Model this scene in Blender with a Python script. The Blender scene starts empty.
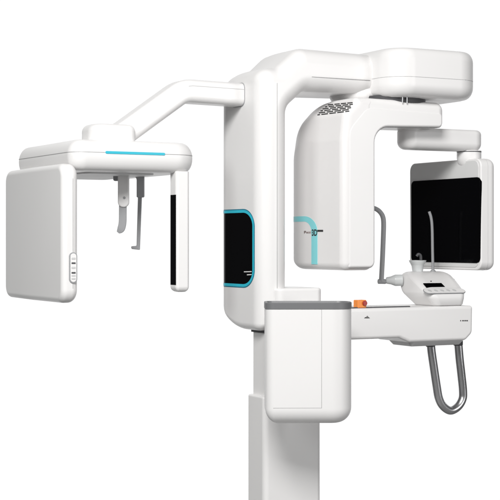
import bpy, bmesh, math
from mathutils import Vector, Matrix
PI = math.pi
C = bpy.context.scene.collection
# ------------------------------------------------------------------ measuring frame
F, D, CZ, HY = 1470.0, 5.88, 1.4, 241.0      # lens in px, camera distance, camera height, horizon row
TH = math.radians(28)
U = Vector((math.cos(TH), math.sin(TH), 0)); V = Vector((-math.sin(TH), math.cos(TH), 0)); Z = Vector((0, 0, 1))
def P(a, b, z): return U*a + V*b + Z*z
def W(px, py, y):
    d = D + y
    return Vector(((px-250)*d/F, y, CZ + (HY-py)*d/F))
def hit(px, py, p0, n):
    o = Vector((0, -D, CZ)); r = W(px, py, 0) - o
    return o + r*((p0-o).dot(n)/r.dot(n))
def a_at(px, b):
    k = (px-250)/F
    return (k*(D + b*V.y) - b*V.x)/(U.x - k*U.y)
def z_at(py, a, b): return CZ + (HY-py)*(D + a*U.y + b*V.y)/F

# ------------------------------------------------------------------ materials
def principled(name, col, rough=0.4, metal=0.0, coat=0.0, bump=0.0, bscale=200, vary=0.0, emit=None, spec=0.5):
    m = bpy.data.materials.new(name); m.use_nodes = True
    nt = m.node_tree; b = nt.nodes['Principled BSDF']
    b.inputs['Base Color'].default_value = (*col, 1); b.inputs['Roughness'].default_value = rough
    b.inputs['Metallic'].default_value = metal; b.inputs['Coat Weight'].default_value = coat
    b.inputs['Coat Roughness'].default_value = 0.15; b.inputs['Specular IOR Level'].default_value = spec
    tc = nt.nodes.new('ShaderNodeTexCoord')
    if vary:
        n = nt.nodes.new('ShaderNodeTexNoise'); n.inputs['Scale'].default_value = 3.0; n.inputs['Detail'].default_value = 5
        nt.links.new(tc.outputs['Object'], n.inputs['Vector'])
        r = nt.nodes.new('ShaderNodeMapRange'); r.inputs['From Min'].default_value = .3; r.inputs['From Max'].default_value = .7
        r.inputs['To Min'].default_value = rough - vary; r.inputs['To Max'].default_value = rough + vary
        nt.links.new(n.outputs['Fac'], r.inputs['Value']); nt.links.new(r.outputs[0], b.inputs['Roughness'])
        mx = nt.nodes.new('ShaderNodeMix'); mx.data_type = 'RGBA'
        mx.inputs[6].default_value = (*[c*0.97 for c in col], 1); mx.inputs[7].default_value = (*col, 1)
        nt.links.new(n.outputs['Fac'], mx.inputs[0]); nt.links.new(mx.outputs[2], b.inputs['Base Color'])
    if bump:
        n2 = nt.nodes.new('ShaderNodeTexNoise'); n2.inputs['Scale'].default_value = bscale; n2.inputs['Detail'].default_value = 3
        nt.links.new(tc.outputs['Object'], n2.inputs['Vector'])
        bp = nt.nodes.new('ShaderNodeBump'); bp.inputs['Strength'].default_value = bump; bp.inputs['Distance'].default_value = .001
        nt.links.new(n2.outputs['Fac'], bp.inputs['Height']); nt.links.new(bp.outputs['Normal'], b.inputs['Normal'])
    if emit:
        b.inputs['Emission Color'].default_value = (*emit[:3], 1); b.inputs['Emission Strength'].default_value = emit[3]
    return m
M = dict(
 white=principled('white_plastic', (.80, .79, .785), .34, bump=.05, bscale=500, vary=.05, spec=.4),
 shell=principled('warm_white_plastic', (.79, .775, .77), .34, bump=.05, bscale=500, vary=.05, spec=.4),
 pale=principled('pale_grey_plastic', (.58, .58, .58), .45, bump=.1, bscale=400, vary=.05),
 grey=principled('grey_plastic', (.32, .325, .335), .5, bump=.15, bscale=400, vary=.06),
 bezel=principled('light_grey_bezel', (.70, .70, .695), .4, bump=.05, vary=.05),
 rim=principled('rim_grey_plastic', (.16, .162, .168), .45, bump=.1, bscale=400, vary=.05),
 dgrey=principled('dark_grey_plastic', (.07, .07, .075), .5, bump=.1, vary=.05),
 seam=principled('seam_gap', (.34, .34, .34), .7),
 black=principled('black_glass', (.0015, .0015, .002), .12, spec=.05),
 ink=principled('black_print', (.02, .02, .02), .6),
 brown=principled('brown_print', (.22, .17, .16), .6),
 cyan=principled('cyan_trim', (.015, .42, .54), .35, emit=(.02, .45, .6, .12)),
 blue=principled('dark_cyan_trim', (.01, .16, .24), .4),
 pcyan=principled('pale_cyan_stripe', (.25, .70, .74), .45, vary=.05),
 orange=principled('orange_plastic', (.85, .27, .05), .4),
 red=principled('red_plastic', (.35, .02, .015), .35),
 steel=principled('brushed_steel', (.56, .56, .57), .30, metal=1, bump=.03, bscale=300, vary=.08),
 clear=principled('milky_plastic', (.62, .64, .64), .3, spec=.5),
 floor=principled('studio_floor', (.28, .28, .28), .6, bump=.1, bscale=60, vary=.05),
)
# ------------------------------------------------------------------ mesh tools
ORG = P(.13, -.05, 0)
def obj(name, bm, mats, parent=None, weighted=True, sharp=38):
    bmesh.ops.remove_doubles(bm, verts=bm.verts, dist=1e-6)
    bmesh.ops.recalc_face_normals(bm, faces=bm.faces)
    for f in bm.faces: f.smooth = True
    for e in bm.edges:
        if len(e.link_faces) == 2 and e.calc_face_angle(0) > math.radians(sharp): e.smooth = False
    me = bpy.data.meshes.new(name)
    if not isinstance(mats, (list, tuple)): mats = [mats]
    for m in mats: me.materials.append(m)
    # put the origin at the middle of the piece
    c = sum((v.co for v in bm.verts), Vector())/max(1, len(bm.verts))
    for v in bm.verts: v.co -= c
    bm.to_mesh(me); bm.free()
    o = bpy.data.objects.new(name, me); C.objects.link(o)
    o.matrix_world = Matrix.Translation(c)
    if parent:
        o.parent = parent
        o.matrix_parent_inverse = Matrix.Identity(4)
        pw = PW[parent.name] if parent.name in PW else Vector()
        o.matrix_basis = Matrix.Translation(c - pw)
    PW[o.name] = c
    if weighted:
        w = o.modifiers.new('weighted', 'WEIGHTED_NORMAL'); w.keep_sharp = True; w.weight = 80
    return o
PW = {}
def fillet(corners, inset=0.0, seg=8):
    """corners (x, y, r) in CCW order -> rounded outline, moved inward by inset"""
    n = len(corners); lines = []
    for i in range(n):
        p = Vector(corners[i][:2]); q = Vector(corners[(i+1) % n][:2]); d = (q-p).normalized()
        nrm = Vector((-d.y, d.x)); lines.append((p + nrm*inset, d))
    out = []
    for i in range(n):
        p0, d0 = lines[i-1]; p1, d1 = lines[i]
        cr = d0.x*d1.y - d0.y*d1.x
        if abs(cr) < 1e-5:
            c = p1; out += [c.copy() for _ in range(seg+1)]; continue
        t = ((p1-p0).x*d1.y - (p1-p0).y*d1.x)/cr; c = p0 + d0*t
        r = corners[i][2]
        r = max(r-inset, .0008) if cr > 0 else r+inset
        ang = math.atan2(cr, d0.dot(d1)); tl = abs(r*math.tan(ang/2))
        s = c - d0*tl; ctr = s + Vector((-d0.y, d0.x))*(r if ang > 0 else -r)
        for k in range(seg+1):
            an = ang*k/seg; v = s-ctr
            out.append(ctr + Vector((v.x*math.cos(an)-v.y*math.sin(an), v.x*math.sin(an)+v.y*math.cos(an))))
    return out
def loft(bm, layers, cap=True, mat=0, closed=True):
    rings = [[bm.verts.new(p) for p in L] for L in layers]
    n = len(rings[0]); fs = []
    for A, B in zip(rings, rings[1:]):
        for i in range(n if closed else n-1):
            j = (i+1) % n
            try: fs.append(bm.faces.new((A[i], A[j], B[j], B[i])))
            except ValueError: pass
    if cap: fs.append(bm.faces.new(rings[0][::-1])); fs.append(bm.faces.new(rings[-1]))
    for f in fs: f.material_index = mat
    return fs
def rounding(lo, hi, rlo, rhi, seg=8):
    out = []
    if rlo > 0:
        for k in range(seg+1):
            t = PI/2*k/seg; out.append((lo + rlo*(1-math.sin(t)) if False else lo + rlo*(1-math.cos(t)), rlo*(1-math.sin(t))))
    else: out.append((lo, 0))
    if rhi > 0:
        for k in range(seg+1):
            t = PI/2*k/seg; out.append((hi - rhi*(1-math.sin(t)), rhi*(1-math.cos(t))))
    else: out.append((hi, 0))
    return out
def prism(bm, corners, lo, hi, rlo=0., rhi=0., frame='ab', seg=8, mat=0, fseg=8):
    """outline in one plane, extruded along the third axis with rounded rims"""
    fn = {'ab': lambda q, w: P(q.x, q.y, w), 'az': lambda q, w: P(q.x, w, q.y), 'bz': lambda q, w: P(w, q.x, q.y),
          'xy': lambda q, w: Vector((q.x, q.y, w)), 'xz': lambda q, w: Vector((q.x, w, q.y))}[frame]
    L = [[fn(q, w) for q in fillet(corners, ins, fseg)] for w, ins in rounding(lo, hi, rlo, rhi, seg)]
    return loft(bm, L, mat=mat)
def rect(x0, x1, y0, y1, r): 
    rs = r if isinstance(r, (list, tuple)) else [r]*4
    return [(x0, y0, rs[0]), (x1, y0, rs[1]), (x1, y1, rs[2]), (x0, y1, rs[3])]
def block(a0, a1, b0, b1, z0, z1, rp=.01, rb=None, rt=None, **k):
    bm = bmesh.new(); prism(bm, rect(a0, a1, b0, b1, rp), z0, z1, rp if rb is None else rb, rp if rt is None else rt, **k); return bm
def sweep(bm, pts, sec, up=V, mat=0, scale=None):
    """sweep a section (list of 2D) along pts; section x = side, y = other"""
    L = []
    for i, p in enumerate(pts):
        t = (pts[min(i+1, len(pts)-1)] - pts[max(i-1, 0)]).normalized()
        s = t.cross(up).normalized(); w = s.cross(t).normalized()
        if 0 < i < len(pts)-1:
            t0 = (p-pts[i-1]).normalized(); t1 = (pts[i+1]-p).normalized(); k = 1/max(.5, math.cos(t0.angle(t1)/2))
        else: k = 1
        sc = scale[i] if scale else 1
        L.append([p + s*q[0]*k*sc + w*q[1]*sc for q in sec])
    return loft(bm, L, mat=mat)
def circ(r, n=20, ry=None): return [(r*math.cos(2*PI*i/n), (ry or r)*math.sin(2*PI*i/n)) for i in range(n)]
def bez(pts, n=10):
    """smooth polyline through given points (Catmull-Rom)"""
    out = []; q = [pts[0]*2-pts[1]] + list(pts) + [pts[-1]*2-pts[-2]]
    for i in range(1, len(q)-2):
        for k in range(n):
            t = k/n; a, b, c, d = q[i-1:i+3]
            out.append(.5*((2*b) + (c-a)*t + (2*a-5*b+4*c-d)*t*t + (3*b-a-3*c+d)*t**3))
    out.append(pts[-1]); return out
def lathe(bm, base, axis, prof, n=28, mat=0):
    axis = axis.normalized(); s = axis.orthogonal().normalized(); w = axis.cross(s)
    return loft(bm, [[base + axis*h + (s*math.cos(2*PI*i/n) + w*math.sin(2*PI*i/n))*max(r, 1e-4) for i in range(n)] for r, h in prof], mat=mat)
def slab(bm, pts, n, t, mat=0, off=0.0004):
    """flat plate: 3D points of its face, outward normal n, thickness t"""
    n = n.normalized(); return loft(bm, [[p + n*off - n*t for p in pts], [p + n*(off) for p in pts]], mat=mat)
def plane_round(pts2, r, seg=6):
    return fillet([(x, y, r) for x, y in pts2], 0, seg)
def glyphs(text, size, origin, right, up, n, mat, name, parent, extr=.0004):
    cu = bpy.data.curves.new(name, 'FONT'); cu.body = text; cu.size = size; cu.extrude = extr/2; cu.offset = size*.022; cu.align_x = 'CENTER'
    to = bpy.data.objects.new(name, cu); C.objects.link(to)
    me = bpy.data.meshes.new_from_object(to.evaluated_get(bpy.context.evaluated_depsgraph_get()))
    bpy.data.objects.remove(to)
    bm = bmesh.new(); bm.from_mesh(me); bpy.data.meshes.remove(me)
    for v in bm.verts: v.co = origin + right*v.co.x + up*v.co.y + n*(v.co.z + extr)
    return obj(name, bm, mat, parent, weighted=False)

# ------------------------------------------------------------------ the machine
root = bpy.data.objects.new('panoramic_xray_machine', None); C.objects.link(root); root.location = ORG
root['label'] = 'tall white dental x-ray machine with long side arm, cyan trims and black detector screen'
root['category'] = 'x-ray machine'
root.empty_display_size = .3
PW[root.name] = ORG.copy()
A_N = -U; B_N = -V                      # outward normals of the two faces turned to the camera

# --- base, lower column
obj('base_plate', block(-.16, .42, -.30, .30, .0, .035, .04, 0, .012), M['white'], root)
lc = obj('lower_column', block(0, .262, -.12, .03, .035, z_at(396, .1, -.12), .022, 0, .008), M['white'], root)
obj('inner_column', block(.02, .235, -.105, .02, .75, 1.15, .015, 0, 0), M['white'], root)

# --- carriage column and the head arm growing out of it (one moulded body)
a0, a1, b0, b1 = -.03, .104, -.148, .240
zb, zt = 1.046, 2.084
def column_outline(b, inset):
    Rb, Rbz = .23, .15; Rt, Rtz = .20, .085
    f = max(0, (b-(b1-Rb))/Rb); lift = Rbz*(1-math.sqrt(max(0, 1-f*f)))
    g = max(0, (b-(b1-Rt))/Rt); drop = Rtz*(1-math.sqrt(max(0, 1-g*g)))
    c = [(a0, zb+lift, .03), (a1, zb+lift, .03), (a1, 1.93, .06), (.186, 1.998, .05), (.56, 2.006, .003), (.56, 2.163, .003),
         (.155, 2.170-drop*.35, .07), (.055, zt-drop*.6, .03), (a0, zt-drop, .058)]
    return fillet(c, inset, 8)
bm = bmesh.new(); L = []
rf, rk = .066, .088
bs = [(b0 + rf*(1-math.cos(PI/2*k/10)), rf*(1-math.sin(PI/2*k/10))) for k in range(11)]
bs += [(b0+rf + (b1-rk-b0-rf)*math.sin(PI/2*k/26), 0) for k in range(1, 26)]
bs += [(b1 - rk*(1-math.sin(PI/2*k/10)), rk*(1-math.cos(PI/2*k/10))) for k in range(11)]
for b, i in bs: L.append([P(q.x, b, q.y) for q in column_outline(b, i)])
loft(bm, L)
col = obj('column_housing', bm, M['white'], root)
# seams
bm = bmesh.new()
ap = a_at(277, b0); slab(bm, [P(ap, b0, 1.10), P(ap+.0016, b0, 1.10), P(ap+.0016, b0, 2.02), P(ap, b0, 2.02)], B_N, .002)
z0 = 2.052; slab(bm, [P(.20, b0, z0), P(.475, b0, z0), P(.475, b0, z0+.0016), P(.20, b0, z0+.0016)], B_N, .002)
obj('seam_line', bm, M['seam'], col)
# touch display on the side face, its trim open towards the rear edge
def skin(a_, b_, r_, s_, z_, lift):
    """point on the side face a=a_, following its rounded rear corner (radius r_, ending at b_)"""
    e_ = s_-(b_-r_)
    if e_ <= 0: return P(a_-lift, s_, z_)
    t_ = e_/r_; return P(a_ + r_*(1-math.cos(t_)) - lift*math.cos(t_), b_-r_ + (r_+lift)*math.sin(t_), z_)
dz0, dz1, db0, db1 = 1.213, 1.528, -.094, b1-rk+rk*1.35
def cshape(off, n=14, m=30):
    rb_, rz_ = .095-off, .070-off; top = []
    x0 = db0+off+rb_
    for k in range(m): top.append(Vector((db1+(x0-db1)*k/m, dz1-off)))
    for k in range(n+1):
        t = PI/2*k/n; top.append(Vector((x0 - rb_*math.sin(t), dz1-off-rz_ + rz_*math.cos(t))))
    return top + [Vector((q.x, dz0+dz1-q.y)) for q in reversed(top)]
K = lambda q, l: skin(a0, b1, rk, q.x, q.y, l)
bm = bmesh.new(); cs = cshape(.012); h_ = len(cs)//2; pr = [(cs[i], cs[-1-i]) for i in range(h_)]
loft(bm, [[K(p, .0006), K(q, .0006), K(q, -.004), K(p, -.004)] for p, q in pr])
dis = obj('display_panel', bm, M['black'], root)
for nm, off, wd, aa, mt in (('outer_trim', 0, .005, .0006, 'blue'), ('light_ring', .004, .011, .0016, 'cyan')):
    bm = bmesh.new(); o1, o2 = cshape(off), cshape(off+wd)
    loft(bm, [[K(q, -.002), K(q, aa), K(r_, aa), K(r_, -.002)] for q, r_ in zip(o1, o2)])
    obj(nm, bm, M[mt], dis, sharp=30)
bm = bmesh.new()
p0 = P(a0-.001, 0, 0)
for x0, x1, y in ((244, 251.5, 271.4), (247, 251.5, 274.4)):
    slab(bm, [hit(x0, y+.9, p0, A_N), hit(x1, y+.6, p0, A_N), hit(x1, y-.3, p0, A_N), hit(x0, y, p0, A_N)], A_N, .001)
obj('display_mark', bm, M['white'], dis)
# shoulder on the column side
obj('column_collar', block(.014, .090, -.113, .028, 1.036, 1.07, .015, 0, 0), M['dgrey'], root)
sh = obj('shoulder_cover', block(.03, a_at(323.5, -.175), -.175, .03, 1.06, 1.214, .028, .01, .010), M['white'], root)

# --- rotating head housing
ha0, ha1, hb0, hb1 = .455, .93, -.30, .14
hp = [(ha0+.03, hb0, .11), (ha1+.006, hb0, .12), (ha1+.005, hb1, .14), (ha0+.03, hb1, .09)]
bm = bmesh.new()
hz0, hz1 = 1.980, 2.178
lay = [(hz0, .075), (hz0+.0015, .045)]
lay += [(hz0+.004+.05*(1-math.cos(PI/2*k/8)), .038*(1-math.sin(PI/2*k/8))) for k in range(9)]
lay += [(hz1-.045*(1-math.sin(PI/2*k/8)), .032*(1-math.cos(PI/2*k/8))) for k in range(9)]
loft(bm, [[P(q.x, q.y, z) for q in fillet(hp, i, 12)] for z, i in lay])
head = obj('rotation_head_housing', bm, M['white'], root)
bm = bmesh.new(); prism(bm, hp, 2.058, 2.0594, 0, 0)
for v in bm.verts: v.co += (v.co - P(.65, -.09, v.co.z)).normalized()*.0006
obj('seam_line', bm, M['seam'], head)
bm = bmesh.new(); prism(bm, [(.415, -.13, .09), (.80, -.13, .09), (.80, .14, .09), (.415, .14, .09)], 1.974, 2.05, .035, .01, seg=8); obj('bearing_cover', bm, M['white'], head)
bm = bmesh.new(); ctr = P(.615, -.115, 0)
lathe(bm, ctr + Z*1.962, Z, [(.122, 0), (.125, .004), (.13, .03)], 48)
ring = obj('pivot_ring', bm, M['dgrey'], root)
bm = bmesh.new()
for px in (402.5, 407):
    q = hit(px, 98, P(0, -.245, 0), B_N); lathe(bm, Vector((q.x, q.y, 1.957)), Z, [(.0025, 0), (.0025, .03)], 10)
obj('pivot_pin', bm, M['steel'], ring)

# --- tube head: shell + L-shaped front cover with the rotating arm
ga0, ga1, gb0, gb1 = .2885, .438, -.24, .228
gz0, gz1 = 1.283, 1.972
def shell_outline(b, inset):
    Rb, Rz = .25, .25
    f = max(0, (b-(gb1-Rb))/Rb); drop = Rz*(1-math.sqrt(max(0, 1-f*f)))
    f2 = max(0, (b-(gb1-.10))/.10); lift = .05*(1-math.sqrt(max(0, 1-f2*f2)))
    g = 1-min(1, f)*.4
    c = [(ga0, gz0+lift, .03), (ga1, gz0+lift, .03), (ga1, gz1-drop, .02), (ga0+.075*g, gz1-drop, .045), (ga0+.012, gz1-drop-.062*g, .05), (ga0, gz1-drop-.17*g, .1)]
    return fillet(c, inset, 8)
bm = bmesh.new(); L = []
rf, gk = .032, .13
bs = [(gb0 + rf*(1-math.cos(PI/2*k/10)), rf*(1-math.sin(PI/2*k/10))) for k in range(11)]
x = gb0+rf+.02
while x < gb1-gk-.005: bs.append((x, 0)); x += .012
bs += [(gb1 - gk*(1-math.sin(PI/2*k/24)), gk*.55*(1-math.cos(PI/2*k/24))) for k in range(24)]
for b, i in bs: L.append([P(q.x, b, q.y) for q in shell_outline(b, i)])
loft(bm, L)
gen = obj('tube_head_housing', bm, M['shell'], root)
s0 = a_at(348.5, gb0)
Lc = [(s0, gz0+.010, .01), (ga1+.001, gz0+.010, .026), (ga1+.001, 1.857, .065), (.768, 1.866, .018), (.768, 1.926, .018), (s0+.085, 1.936, .06), (s0, 1.845, .08)]
from mathutils.bvhtree import BVHTree
me_ = gen.data; off_ = PW[gen.name]
BV = BVHTree.FromPolygons([v.co + off_ for v in me_.vertices], [p.vertices[:] for p in me_.polygons])
bm = bmesh.new(); prism(bm, Lc, gb0-.0012, gb0+.16, .010, .02, 'az')
arm = obj('front_cover', bm, M['white'], gen)
La = [(.35, 1.86, .02), (.781, 1.865, .022), (.781, 1.968, .034), (.35, 1.9735, .02)]
bm = bmesh.new(); prism(bm, La, gb0+.0008, gb0+.24, .032, .03, 'az')
obj('rotating_arm', bm, M['white'], root)
# seam along the L cover
bm = bmesh.new(); o1 = fillet(Lc, 0, 8); o2 = fillet(Lc, -.0016, 8)
loft(bm, [[P(q.x, gb0+.009, q.y) for q in o1], [P(q.x, gb0+.0085, q.y) for q in o2], [P(q.x, gb0+.02, q.y) for q in o2]], cap=False)
obj('seam_line', bm, M['seam'], gen)
# vent slots on the sloped top of the shell
bm = bmesh.new()
def surf(px, py, lift=.0008):
    o_ = Vector((0, -D, CZ)); r_ = (W(px, py, 0)-o_).normalized(); h_ = BV.ray_cast(o_, r_)
    return (h_[0] + h_[1]*lift, h_[1]) if h_[0] is not None else (None, None)
def grid(s_, t_):
    L_ = (317.5 + 10.5*t_ + 1.0*math.sin(PI*t_)*-1.2, 115.0 - 10.0*t_); R_ = (349.3 + 4.5*t_, 111.2 - 8.6*t_)
    return L_[0]+(R_[0]-L_[0])*s_, L_[1]+(R_[1]-L_[1])*s_
for r in range(6):
    t_ = r/5; nk = 4
    for k in range(nk+1):
        sa = (k + (.0 if r % 2 else -.5))/nk; sb_ = sa + .82/nk; sa = max(0, sa); sb_ = min(1, sb_)
        if sb_-sa < .05: continue
        top = []
        for ss, dy in [(sa+(sb_-sa)*q_/8, .52) for q_ in range(9)] + [(sb_-(sb_-sa)*q_/8, -.52) for q_ in range(9)]:
            x_, y_ = grid(ss, t_); top.append(surf(x_, y_+dy))
        if any(p[0] is None for p in top): continue
        loft(bm, [[top[q_][0], top[17-q_][0], top[17-q_][0]-top[17-q_][1]*.004, top[q_][0]-top[q_][1]*.004] for q_ in range(9)])
obj('vent_slots', bm, M['ink'], gen)
# pale cyan stripe on the shell side
g0 = ga0 - .0008
pc = P(ga0, 0, 0)
vx = [hit(px, 250, pc, A_N).dot(V) for px in (311.5, 317.5)]
zt_ = hit(300, 219, pc, A_N).z; w_ = abs(vx[1]-vx[0])
bm = bmesh.new(); mid = (vx[0]+vx[1])/2; Rb_, Rz_ = .085, .055; outer = []; inner = []
wz_ = .022
for sgn, lst in ((1, outer), (-1, inner)):
    bb_ = mid - sgn*w_/2; zz_ = zt_ + sgn*wz_/2
    rb_, rz_ = Rb_ + sgn*w_/2, Rz_ + sgn*wz_/2
    for k in range(20):
        sx_ = gb1-gk+.11; lst.append(Vector((sx_+(bb_+rb_-sx_)*k/20, zz_)))
    for k in range(17):
        t = PI/2*k/16; lst.append(Vector((bb_+rb_-rb_*math.sin(t), zz_-rz_+rz_*math.cos(t))))
    lst.append(Vector((bb_, gz0+.022)))
def GS(q, l):
    e_ = q.x-(gb1-gk)
    if e_ <= 0: return P(ga0-l, q.x, q.y)
    t_ = math.asin(min(1, e_/gk)); i_ = gk*.55*(1-math.cos(t_)); d_ = Vector((-1, math.tan(t_)*.55)).normalized()
    return P(ga0+i_+d_.x*l, q.x+d_.y*l, q.y)
rows = [[GS(q, .0008), GS(r_, .0008), GS(r_, -.003), GS(q, -.003)] for q, r_ in zip(outer, inner)]
loft(bm, rows); obj('cyan_stripe', bm, M['pcyan'], gen)
q = hit(314.6, 235.6, P(g0, 0, 0), A_N)
glyphs('3D', .036, q + A_N*.0004, -V, Z, A_N, M['ink'], 'lettering', gen)
bm = bmesh.new()
def mark(x0, y0, x1, y1, p0=P(g0, 0, 0), n=A_N, mat=0, off=.0006):
    slab(bm, [hit(x0, y1, p0, n), hit(x1, y1, p0, n), hit(x1, y0, p0, n), hit(x0, y0, p0, n)], n, .0015, mat, off)
mark(317.3, 229.8, 323, 231.7); obj('logo_bar', bm, M['ink'], gen); bm = bmesh.new()
for x0, x1, y0, y1 in ((304.1, 304.6, 230.9, 233.4), (304.6, 305.8, 230.9, 231.4), (305.3, 305.8, 231.0, 232.3), (304.6, 305.8, 232.0, 232.5), (306.4, 307.5, 231.8, 232.2), (306.4, 306.9, 232.2, 233.4), (307.3, 307.8, 231.9, 233.4), (308.5, 309.0, 231.6, 233.4), (309.6, 310.1, 231.6, 233.4), (310.9, 311.4, 231.8, 233.4), (310.9, 311.4, 230.7, 231.2)):
    mark(x0, y0, x1, y1, mat=1)
obj('lettering', bm, [M['ink'], M['brown']], gen)

# --- link arm and detector
lb = -.11; la0, la1 = a_at(410, lb), a_at(468.5, lb)
lz0, lz1 = z_at(150.5, .8, lb), z_at(129, .8, lb); lr = (lz1-lz0)/2; lzc = (lz0+lz1)/2
bm = bmesh.new(); R = .053
sec = lambda w, h: [(q.x, q.y) for q in fillet(rect(-w, w, -h, h, .03), 0, 6)]
pl = [(la0-R, R)]
out = rect(la0-R, la1+R, lb-R, lb+R, [R*.99]*4)
prism(bm, out, lz0, lz1, .033, .02, seg=10)
link = obj('link_arm', bm, M['white'], root)
bm = bmesh.new(); lathe(bm, P(la0, lb, lz0+.005), Z, [(.03, 0), (.044, .01), (.0515, .03), (.0515, lz1-lz0+.004)], 36); lathe(bm, P(la0, lb, lz1-.01), Z, [(.052, 0), (.052, 1.88-lz1)], 36)
obj('link_joint', bm, M['white'], link)
dz_t = z_at(158, .961, -.24); 
bm = bmesh.new(); lathe(bm, P(la1+.003, lb, dz_t-.03), Z, [(.02, -.002), (.035, 0), (.047, .014), (.052, .036), (.052, lz0-dz_t+.034)], 36)
neck = obj('detector_neck', bm, M['white'], link)
bm = bmesh.new(); lathe(bm, P(la1+.003, lb, lz0-.003), Z, [(.0525, 0), (.0525, .004)], 36); obj('seam_line', bm, M['dgrey'], neck)
da0, da1, db0_, db1_ = .961, 1.043, -.24, .285
dz0_ = z_at(270.5, .961, -.24)
bm = bmesh.new()
Do = [(db0_, dz0_, .035), (db1_, dz0_, .035), (db1_, dz_t, .035), (db0_, dz_t, .035)]
prism(bm, Do, da0, da1, .006, .03, 'bz')
det = obj('detector_housing', bm, M['white'], root)
bm = bmesh.new()
Df = [(db0_+.014, dz0_+.012, .03), (db1_-.008, dz0_+.012, .03), (db1_-.008, dz_t-.008, .03), (db0_+.014, dz_t-.008, .03)]
prism(bm, Df, da0-.003, da0+.01, .002, 0, 'bz'); fr = obj('detector_face', bm, M['bezel'], det)
pD = P(da0-.004, 0, 0)
c_ = [hit(479.6, 264.5, pD, A_N), hit(411.5, 260.5, pD, A_N), hit(411.5, 180, pD, A_N), hit(480.2, 178.3, pD, A_N)]
zb_ = (c_[0].z+c_[1].z)/2; zt2 = (c_[2].z+c_[3].z)/2
Ds = [(c_[0].dot(V), zb_, .022), (c_[1].dot(V), zb_, .022), (c_[2].dot(V), zt2, .022), (c_[3].dot(V), zt2, .022)]
bm = bmesh.new(); prism(bm, Ds, da0-.006, da0+.005, .001, 0, 'bz'); obj('detector_screen', bm, M['black'], det)
# fine parting line on the near edge of the detector
bm = bmesh.new(); prism(bm, [(x_, y_, r_) for x_, y_, r_ in [(db0_-.0005, dz0_-.0005, .035), (db1_+.0005, dz0_-.0005, .035), (db1_+.0005, dz_t+.0005, .035), (db0_-.0005, dz_t+.0005, .035)]], da0+.035, da0+.0364, 0, 0, 'bz')
obj('seam_line', bm, M['pale'], det)

# --- chin-rest support arm
sb = -.20
bm = bmesh.new()
So = [(.10, 1.005, .01), (.585, 1.005, .02), (.635, .985, .03), (.915, .985, .03), (.95, 1.015, .03), (.952, 1.13, .012), (.10, 1.13, .01)]
prism(bm, So, sb, .04, .014, .014, 'az')
sup = obj('support_arm', bm, M['white'], root)
bm = bmesh.new()
loft(bm, [[P(q.x, q.y, z) for q in fillet(rect(.635, .925, sb+.004, -.01, .03), i, 8)] for z, i in ((.966, .03), (.967, .024), (.985, .006), (.99, .006))])
obj('bottom_cover', bm, M['pale'], sup)
obj('top_plate', block(a_at(352, sb), a_at(412, sb), sb+.012, sb+.024, 1.128, 1.1345, .002, 0, .001), M['dgrey'], sup)
# small marks on the arm
pS = P(0, sb, 0)
bm = bmesh.new()
slab(bm, [hit(364, 318.3, pS, B_N), hit(370, 318.3, pS, B_N), hit(368.7, 317.2, pS, B_N), hit(365.2, 317.2, pS, B_N)], B_N, .0015)
slab(bm, [hit(366, 316.8, pS, B_N), hit(368.6, 316.8, pS, B_N), hit(367.3, 315.8, pS, B_N)], B_N, .0015)
obj('emblem', bm, M['ink'], sup); bm = bmesh.new()
for x0, x1 in ((460.2, 461.1), (462.2, 463.4), (463.7, 464.5), (464.9, 466.0), (466.3, 467.0), (467.2, 467.9)):
    slab(bm, [hit(x0, 321.3, pS, B_N), hit(x1, 321.3, pS, B_N), hit(x1, 320.1, pS, B_N), hit(x0, 320.1, pS, B_N)], B_N, .0015)
obj('lettering', bm, M['ink'], sup)
# emergency stop
e0, e1 = a_at(355.2, -.17), a_at(364, -.17); ez = 1.136
eb = obj('emergency_stop', block(e0, e1, -.19, -.155, ez-.005, ez+.027, .004), M['orange'], sup)
bm = bmesh.new(); lathe(bm, P(e1-.011, -.189, ez+.014), B_N, [(.007, 0), (.007, .003), (.0105, .004), (.0105, .007), (.009, .009)], 20)
obj('stop_knob', bm, M['red'], eb)

# --- accessory tray box
TA = math.radians(1); tc = Vector(((308.5-250)*5.53/F, -.295, 0))
def T(q, z):
    return Vector((tc.x + q.x*math.cos(TA) - q.y*math.sin(TA), tc.y + q.x*math.sin(TA) + q.y*math.cos(TA), z))
def tprism(bm, corners, lo, hi, rlo, rhi, seg=10, grow=0):
    loft(bm, [[T(q, z) for q in fillet(corners, i-grow, 12)] for z, i in rounding(lo, hi, rlo, rhi, seg)])
to = [(-.164, -.10, .035), (.163, -.10, .08), (.163, .075, .05), (-.164, .075, .03)]
tz1, tz0 = 1.145, .714
bm = bmesh.new(); tprism(bm, to, tz0, tz1, .058, .002)
tray = obj('tray_box', bm, M['white'], root)
bm = bmesh.new()
r1 = [(z, i) for z, i in ((tz1, .004), (tz1, -.0015), (tz1+.022, -.0015), (tz1+.0245, .0005), (tz1+.0245, .009), (tz1+.018, .011), (tz1+.017, .02))]
loft(bm, [[T(q, z) for q in fillet(to, i, 12)] for z, i in r1])
obj('tray_rim', bm, M['rim'], tray)
bm = bmesh.new()
xs = .045
def tquad(x0, x1, z0, z1): 
    y = -.1003
    n = T(Vector((0, -1)), 0) - T(Vector((0, 0)), 0)
    slab(bm, [T(Vector((x0, y)), z0), T(Vector((x1, y)), z0), T(Vector((x1, y)), z1), T(Vector((x0, y)), z1)], n, .001, 0, .0002)
tquad(xs, xs+.0013, .776, tz1-.001); tquad(-.135, xs, .776, .7773)
obj('seam_line', bm, M['seam'], tray)

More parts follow.
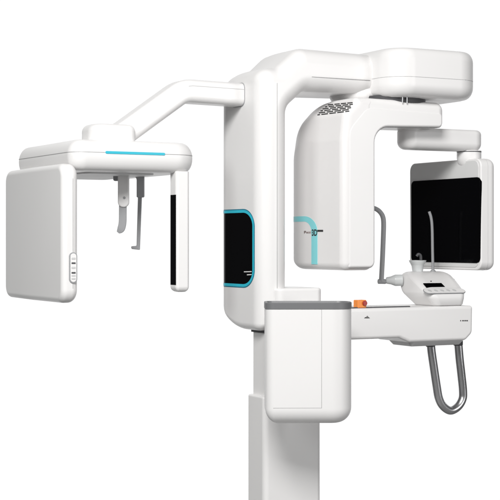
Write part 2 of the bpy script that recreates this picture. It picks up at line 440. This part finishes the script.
# --- hand rail (U tube)
hb = -.09
def hy(px): return (P(a_at(px, hb), hb, 0)).y
pts = [P(a_at(px, hb), hb, z_at(py, a_at(px, hb), hb)) for px, py in ((430.5, 341), (431.6, 352), (433.6, 366), (436.6, 386), (438.8, 398), (443, 406), (450.2, 410.6), (457.6, 407), (462.3, 399.5), (463, 391), (461.3, 374), (459.5, 358), (458.1, 341))]
bm = bmesh.new(); sweep(bm, bez(pts, 6), circ(.0175, 24, .019), V)
hr = obj('hand_rail', bm, M['steel'], root)
bm = bmesh.new()
bm.free()
for p in (pts[0], pts[-1]):
    bm = bmesh.new(); lathe(bm, Vector((p.x, p.y, .956)), Z, [(.019, 0), (.0205, .004), (.0205, .02)], 24); obj('rail_socket', bm, M['dgrey'], hr)

# --- control console with chin rest
cz = 1.1305
CP = [(0, 414, 463, -.185, -.03, .02), (.006, 411.5, 465.5, -.195, -.02, .03), (.03, 405, 467.3, -.20, .0, .035), (.048, 400.5, 467.5, -.197, .02, .035),
      (.058, 398.5, 467, -.186, .035, .04), (.075, 397, 464.5, -.153, .05, .042), (.10, 396.2, 460, -.104, .06, .045), (.122, 397, 455, -.061, .065, .045), (.131, 399, 451.5, -.04, .065, .045), (.137, 402, 447, -.02, .058, .04), (.139, 406, 443, -.005, .048, .03)]
CL = [(cz+dz, a_at(l_, y1), a_at(r__, y0), y0, y1, rr_) for dz, l_, r__, y0, y1, rr_ in CP]
bm = bmesh.new()
loft(bm, [[P(q.x, q.y, z) for q in fillet(rect(x0, x1, y0, y1, r_), 0, 8)] for z, x0, x1, y0, y1, r_ in CL])
con = obj('control_console', bm, M['white'], root, sharp=60)
c1 = P(0, -.186, cz+.058); c2 = P(0, -.055, cz+.125); cd = (c2-c1).normalized(); cn = U.cross(cd).normalized()
if cn.z < 0: cn = -cn
def cpoly(bm, px, t=.002, off=.0012, mat=0): slab(bm, [hit(x, y, c1, cn) for x, y in px], cn, t+off, mat, off)
bm = bmesh.new(); cpoly(bm, ((426.5, 287.3), (445, 287.0), (441.3, 283.2), (423.2, 283.4))); cpoly(bm, ((430.4, 281.7), (431.6, 281.7), (431.6, 281), (430.4, 281)))
obj('console_screen', bm, M['black'], con)
bm = bmesh.new()
cc = [hit(x, y, c1, cn) for x, y in ((423.5, 291.0), (465, 291.0))]
mid_ = (cc[0]+cc[1])/2; hw = (cc[1]-cc[0]).length/2
pad = fillet(rect(-hw, hw, -.021, .021, .0205), 0, 8); padi = fillet(rect(-hw, hw, -.021, .021, .0205), .0022, 8)
f3 = lambda q, h: mid_ + U*q.x + cd*q.y + cn*h
loft(bm, [[f3(q, -.002) for q in pad], [f3(q, .0015) for q in pad], [f3(q, .0015) for q in padi]], cap=False)
bp_ = obj('button_pad_outline', bm, M['grey'], con)
bm = bmesh.new(); loft(bm, [[f3(q, -.002) for q in padi], [f3(q, .0022) for q in padi]]); bp = obj('button_pad', bm, M['white'], con)
for k in range(5):
    bm = bmesh.new(); x_ = -hw+.028 + k*.031
    q = fillet(rect(x_-.009, x_+.009, -.009, .009, .0085), 0, 5); qi = fillet(rect(x_-.009, x_+.009, -.009, .009, .0085), .0012, 5)
    loft(bm, [[f3(p_, .002) for p_ in q], [f3(p_, .0030) for p_ in q], [f3(p_, .0034) for p_ in qi]])
    obj('button', bm, M['pale'], bp)
bm = bmesh.new(); q = W(450.5, 282.5, P(.93, -.02, 0).y); lathe(bm, q, U, [(.017, -.02), (.017, .014), (.013, .018)], 24); obj('adjusting_knob', bm, M['dgrey'], con)
# chin cup, bite rods
pb = .035; ac = a_at(417.6, pb); zc = z_at(271.5, ac, pb); cb = P(ac, pb, 0)
bm = bmesh.new(); lathe(bm, cb + Z*(zc-.01), Z, [(.027, 0), (.023, .012), (.026, .035), (.029, .040), (.036, .052), (.0375, .058), (.035, .058), (.024, .045), (.022, .042)], 32)
cup = obj('chin_cup', bm, M['clear'], con)
yd = (cb).y
bm = bmesh.new(); sweep(bm, bez([W(421, 268, yd), W(421, 260, yd), W(420.6, 255.5, yd), W(418.5, 254.2, yd), W(416.8, 256.2, yd)], 6), circ(.006, 14), V)
obj('bite_hook', bm, M['dgrey'], con)
bm = bmesh.new(); yr = P(a_at(432, .0), .0, 0).y
sweep(bm, bez([W(433, 274, yr), W(432.6, 250, yr), W(432.2, 228, yr), W(431.2, 218, yr), W(429.2, 211.5, yr)], 6), circ(.0062, 14), V)
lathe(bm, W(433, 274, yr), Z, [(.012, -.02), (.012, .012), (.008, .018)], 20)
obj('bite_rod', bm, M['grey'], con)
# temple support rod on the left side
yt = P(.68, .04, 0).y
bm = bmesh.new()
sweep(bm, bez([W(372, 207.5, yt), W(376, 209, yt), W(379.5, 211.5, yt), W(382.5, 216, yt), W(383.6, 223, yt), W(383.2, 240, yt), W(382.3, 262, yt), W(381.3, 281.5, yt)], 6), circ(.0095, 16, .012), V)
lathe(bm, W(378, 281.5, yt), Vector((1, 0, 0)), [(.004, -.002), (.010, 0), (.0105, .03), (.008, .036)], 20)
rod = obj('temple_support', bm, M['grey'], con)
bm = bmesh.new(); ax = Vector((1, 0, .02)); lathe(bm, W(386, 280.5, yt), ax, [(.011, 0), (.014, .003), (.017, .02), (.023, .035), (.0245, .04), (.024, .07)], 28)
obj('joint_cone', bm, M['clear'], con)

# --- cephalometric arm: straight out of the column, then down to the rail
cb0, cb1 = -.012, .10; cbm = (cb0+cb1)/2
def ap_(px, py): a = a_at(px, cbm); return P(a, cbm, z_at(py, a, cbm))
h2 = .0455
zc1 = (z_at(83.6, a0, cb0)+z_at(104.5, a0, cb0))/2
A1 = P(a0+.03, cbm, zc1); A0_ = P(a0-.003, cbm, zc1); aB = a_at(180.5, cbm); A2 = P(aB, cbm, zc1+.004)
A3 = ap_(116, 138)
pl = [A1, A0_]
def arc(p, c, n, k=.10, m=9):
    s = c + (p-c).normalized()*k; e = c + (n-c).normalized()*k
    return [s*(1-t)**2 + c*2*t*(1-t) + e*t*t for t in [i/(m-1) for i in range(m)]]
pl += arc(A0_, A2, A3, .035)
pl += [A3]
hw_ = (cb1-cb0)/2
sec = [(q.x, q.y) for q in fillet(rect(-h2, h2, -hw_, hw_, .026), 0, 6)]
bm = bmesh.new(); sweep(bm, pl, sec, V)
ca = obj('side_arm', bm, M['white'], root, sharp=50)
sec2 = [(h2*0+.012, 0)]
bm = bmesh.new()
s_ = [p + (V*-(hw_+.0002)) for p in pl[2:-1]]
def ribbon(bm, pts, w, n, t=.0012):
    rows = []
    for i, p in enumerate(pts):
        d = (pts[min(i+1, len(pts)-1)]-pts[max(0, i-1)]).normalized(); s = d.cross(n).normalized()
        rows.append([p+s*w, p-s*w, p-s*w-n*t, p+s*w-n*t])
    loft(bm, rows)
ribbon(bm, [A0_ - V*(hw_+.0003) + Z*.018] + [p - V*(hw_+.0003) + Z*.018 for p in pl[2:6]], .0007, B_N)
obj('seam_line', bm, M['seam'], ca)
# bracket on top of the rail
ra0, ra1, rb0, rb1, rz0, rz1 = -.79, -.30, -.089, .56, 1.66, 1.780
br0 = a_at(92, -.03); br1 = a_at(136, -.03)
bm = bmesh.new()
bz1 = z_at(124.5, br0+.05, .03)
prism(bm, rect(br0, br1, -.045, .13, [.06, .03, .03, .07]), rz1-.01, bz1, 0, .028)
obj('arm_bracket', bm, M['white'], ca)
# rail
bm = bmesh.new(); ro = [(ra0, rb0, .06), (ra1+.04, rb0, .10), (ra1+.03, rb1, .06), (ra0, rb1, .06)]
lay = [(rz0, .06), (rz0+.001, .045)] + [(rz0+.003+.054*(1-math.cos(PI/2*k/8)), .038*(1-math.sin(PI/2*k/8))) for k in range(9)] + [(rz1-.058*(1-math.sin(PI/2*k/8)), .045*(1-math.cos(PI/2*k/8))) for k in range(9)]
loft(bm, [[P(q.x, q.y, z) for q in fillet(ro, i, 12)] for z, i in lay])
rail = obj('cephalostat_rail', bm, M['white'], root)
rs = 1.7305
bm = bmesh.new(); loft(bm, [[P(q.x, q.y, z) for q in fillet(ro, i, 12)] for z, i in ((rs, .004), (rs, -.0005), (rs+.0014, -.0005), (rs+.0014, .004))])
obj('seam_line', bm, M['seam'], rail)
bm = bmesh.new(); s1, s2 = a_at(105.5, rb0), a_at(165, rb0); zz = z_at(153.2, (s1+s2)/2, rb0)
prism(bm, rect(s1, s2, zz-.005, zz+.005, .0045), rb0-.002, rb0+.01, .0008, 0, 'az'); obj('light_strip', bm, M['cyan'], rail)
bm = bmesh.new(); prism(bm, rect(ra0+.08, ra1-.12, rb0+.07, rb1-.06, .03), rz0-.006, rz0+.01, .003, 0); obj('underside_plate', bm, M['pale'], rail)
# cephalostat detector box
xa0, xa1, xb0, xb1 = -.842, -.775, -.12, .60
bo = rect(xb0, xb1, 1.171, 1.686, .05)
bm = bmesh.new(); prism(bm, bo, xa0, xa1, .022, .03, 'bz', 8, 0, 8)
bmesh.ops.bisect_plane(bm, geom=bm.verts[:]+bm.edges[:]+bm.faces[:], plane_co=P(0, .235, 0), plane_no=V)
for v in bm.verts:
    e = v.co.dot(V)-.235
    if e > 0: v.co += U*(e*.06)
cd_ = obj('cephalostat_sensor_box', bm, M['white'], root)
bm = bmesh.new(); px_ = a_at(72.8, xb0); slab(bm, [P(px_, xb0, 1.225), P(px_+.0012, xb0, 1.225), P(px_+.0012, xb0, 1.63), P(px_, xb0, 1.63)], B_N, .002); obj('seam_line', bm, M['seam'], cd_)
# button panel
q0, q1 = a_at(68.8, xb0-.004), a_at(77.6, xb0-.004); k0, k1 = z_at(283.2, q0, xb0), z_at(252.3, q0, xb0)
am = (q0+q1)/2; hwid = .0155; am = a_at(73.0, xb0)
bm = bmesh.new(); c = rect(am-hwid, am+hwid, k0, k1, hwid*.98); prism(bm, c, xb0-.004, xb0+.012, .0005, 0, 'az'); kp = obj('button_panel', bm, M['grey'], cd_)
bm = bmesh.new(); c = rect(am-hwid+.004, am+hwid-.004, k0+.004, k1-.004, hwid*.98-.004); prism(bm, c, xb0-.0055, xb0+.01, .0005, 0, 'az'); obj('button_face', bm, M['white'], kp)
for zq, h, kind in ((258.4, .0035, 'pale'), (263.1, .003, 'dgrey'), (267.6, .0035, 'pale'), (272.8, .003, 'dgrey'), (275.6, .003, 'pale'), (278.6, .003, 'pale')):
    zz = z_at(zq, am, xb0); bm = bmesh.new()
    prism(bm, rect(am-.008, am+.008, zz-h, zz+h, .002), xb0-.0068, xb0, .0006, 0, 'az'); obj('button', bm, M[kind], kp)
# collimator bar
ka0, ka1, kb0, kb1 = -.361, -.303, -.078, -.020
kb = obj('collimator_bar', block(ka0, ka1, kb0, kb1, 1.203, 1.668, [.014, .014, .006, .004], .022, .001), M['white'], root)
bm = bmesh.new(); slab(bm, [P(ka0, kb0+.0075, 1.231), P(ka0, kb1-.0042, 1.231), P(ka0, kb1-.0042, 1.578), P(ka0, kb0+.0075, 1.578)], A_N, .004, 0, .0007)
obj('black_slit', bm, M['black'], kb)
# ear rod and nasion rod hanging under the rail
yE = P(-.497, .12, 0).y
bm = bmesh.new()
def xzpoly(bm, px, y, th, r=.004, rr=.003, mat=0):
    c = [(W(x, z, y).x, W(x, z, y).z, r_) for x, z, r_ in px]
    area = sum(c[i][0]*c[(i+1) % len(c)][1]-c[(i+1) % len(c)][0]*c[i][1] for i in range(len(c)))
    if area < 0: c = c[::-1]
    prism(bm, c, y-th/2, y+th/2, rr, rr, 'xz', 5, mat, 6)
xzpoly(bm, [(118.0, 170, .004), (129.2, 170, .004), (129.2, 207.4, .0208), (118.0, 207.4, .0208)], yE, .026, rr=.006)
ear = obj('ear_rod_holder', bm, M['white'], rail)
bm = bmesh.new(); xzpoly(bm, [(113.5, 166, .003), (121.5, 166, .003), (121.5, 181, .006), (113.5, 181, .006)], yE+.035, .03); obj('ear_rod_hinge', bm, M['grey'], ear)
bm = bmesh.new(); lathe(bm, W(124.4, 197.8, yE-.012), Vector((0, -1, 0)), [(.0052, 0), (.0052, .0025), (.0035, .0032)], 16); obj('screw', bm, M['grey'], ear)
bm = bmesh.new()
bl = bez([W(122.9, 200, yE), W(122.8, 212, yE), W(122.6, 222, yE), W(121.2, 228.5, yE), W(118, 232.6, yE)], 7)
n_ = len(bl); sweep(bm, bl, [(q.x, q.y) for q in fillet(rect(-.0150, .0150, -.005, .005, .003), 0, 3)], Vector((0, 1, 0)), scale=[1 - .62*max(0, (i/(n_-1)-.72)/.28)**2 for i in range(n_)])
obj('ear_rod_blade', bm, M['grey'], ear)
yN = P(-.42, .30, 0).y
bm = bmesh.new()
xzpoly(bm, [(131.0, 166, .004), (144.4, 166, .004), (144.4, 197.5, .006), (136.8, 197.5, .004), (136.8, 177, .02), (131.0, 175, .003)], yN, .024)
nas = obj('nasion_rod_holder', bm, M['grey'], rail)
bm = bmesh.new()
xzpoly(bm, [(138.0, 196, .001), (142.0, 196, .001), (139.9, 249.9, .003), (131.8, 249.0, .003), (130.8, 246.3, .004), (136.6, 245.8, .004)], yN, .014)
obj('nasion_rod', bm, M['grey'], nas)
# small collar where the side arm meets the column, dark undercut
bm = bmesh.new(); sweep(bm, [P(a0+.004, cbm, zc1), P(a0-.0022, cbm, zc1)], [(x*1.04, y*1.04) for x, y in sec], V); obj('arm_collar', bm, M['grey'], ca)

# ------------------------------------------------------------------ floor
bm = bmesh.new(); vs = [bm.verts.new(v) for v in ((-2.2, -2.4, 0), (2.2, -2.4, 0), (2.2, 1.4, 0), (-2.2, 1.4, 0))]; bm.faces.new(vs)
fl = obj('floor', bm, M['floor'], None, weighted=False); fl['kind'] = 'structure'
fl['label'] = 'plain grey studio floor under the machine'

# ------------------------------------------------------------------ studio light
def area(name, loc, tgt, sx, sy, power, col=(1, 1, 1)):
    l = bpy.data.lights.new(name, 'AREA'); l.shape = 'RECTANGLE'; l.size = sx; l.size_y = sy; l.energy = power; l.color = col
    o = bpy.data.objects.new(name, l); C.objects.link(o); o.location = loc
    o.rotation_euler = (Vector(tgt)-Vector(loc)).to_track_quat('-Z', 'Y').to_euler()
area('key_softbox', (-.55, -4.4, 4.1), (.1, 0, 1.4), 1.8, 1.5, 262, (1, .99, .98))
area('right_softbox', (4.6, -3.0, 1.9), (.2, 0, 1.5), 1.6, 2.4, 70)
area('left_fill', (-3.0, -4.6, 3.0), (-.2, 0, 1.6), 1.2, 1.6, 68, (.97, 1, .985))
w = bpy.data.worlds.new('World'); bpy.context.scene.world = w; w.use_nodes = True
nt = w.node_tree; bg = nt.nodes['Background']
tc = nt.nodes.new('ShaderNodeTexCoord'); sx = nt.nodes.new('ShaderNodeSeparateXYZ'); mr = nt.nodes.new('ShaderNodeMapRange')
mr.inputs['From Min'].default_value = .66; mr.inputs['From Max'].default_value = .84
mr.inputs['To Min'].default_value = 0; mr.inputs['To Max'].default_value = 1
mx = nt.nodes.new('ShaderNodeMix'); mx.data_type = 'RGBA'
mx.inputs[6].default_value = (.10, .10, .10, 1); mx.inputs[7].default_value = (1.05, 1.05, 1.05, 1)
nt.links.new(tc.outputs['Generated'], sx.inputs[0]); nt.links.new(sx.outputs['Y'], mr.inputs['Value'])
nt.links.new(mr.outputs[0], mx.inputs[0]); nt.links.new(mx.outputs[2], bg.inputs['Color']); bg.inputs['Strength'].default_value = 1

# ------------------------------------------------------------------ camera
cam = bpy.data.cameras.new('camera'); co = bpy.data.objects.new('camera', cam); C.objects.link(co)
co.location = (0, -D, CZ); co.rotation_euler = (PI/2, 0, 0)
cam.sensor_width = 36; cam.lens = F/500*36; cam.shift_y = -9/500; cam.clip_end = 100
sc = bpy.context.scene; sc.camera = co
sc.render.resolution_x = sc.render.resolution_y = 1024
sc.view_settings.view_transform = 'Standard'; sc.view_settings.look = 'None'; sc.view_settings.gamma = 1; sc.view_settings.exposure = 0
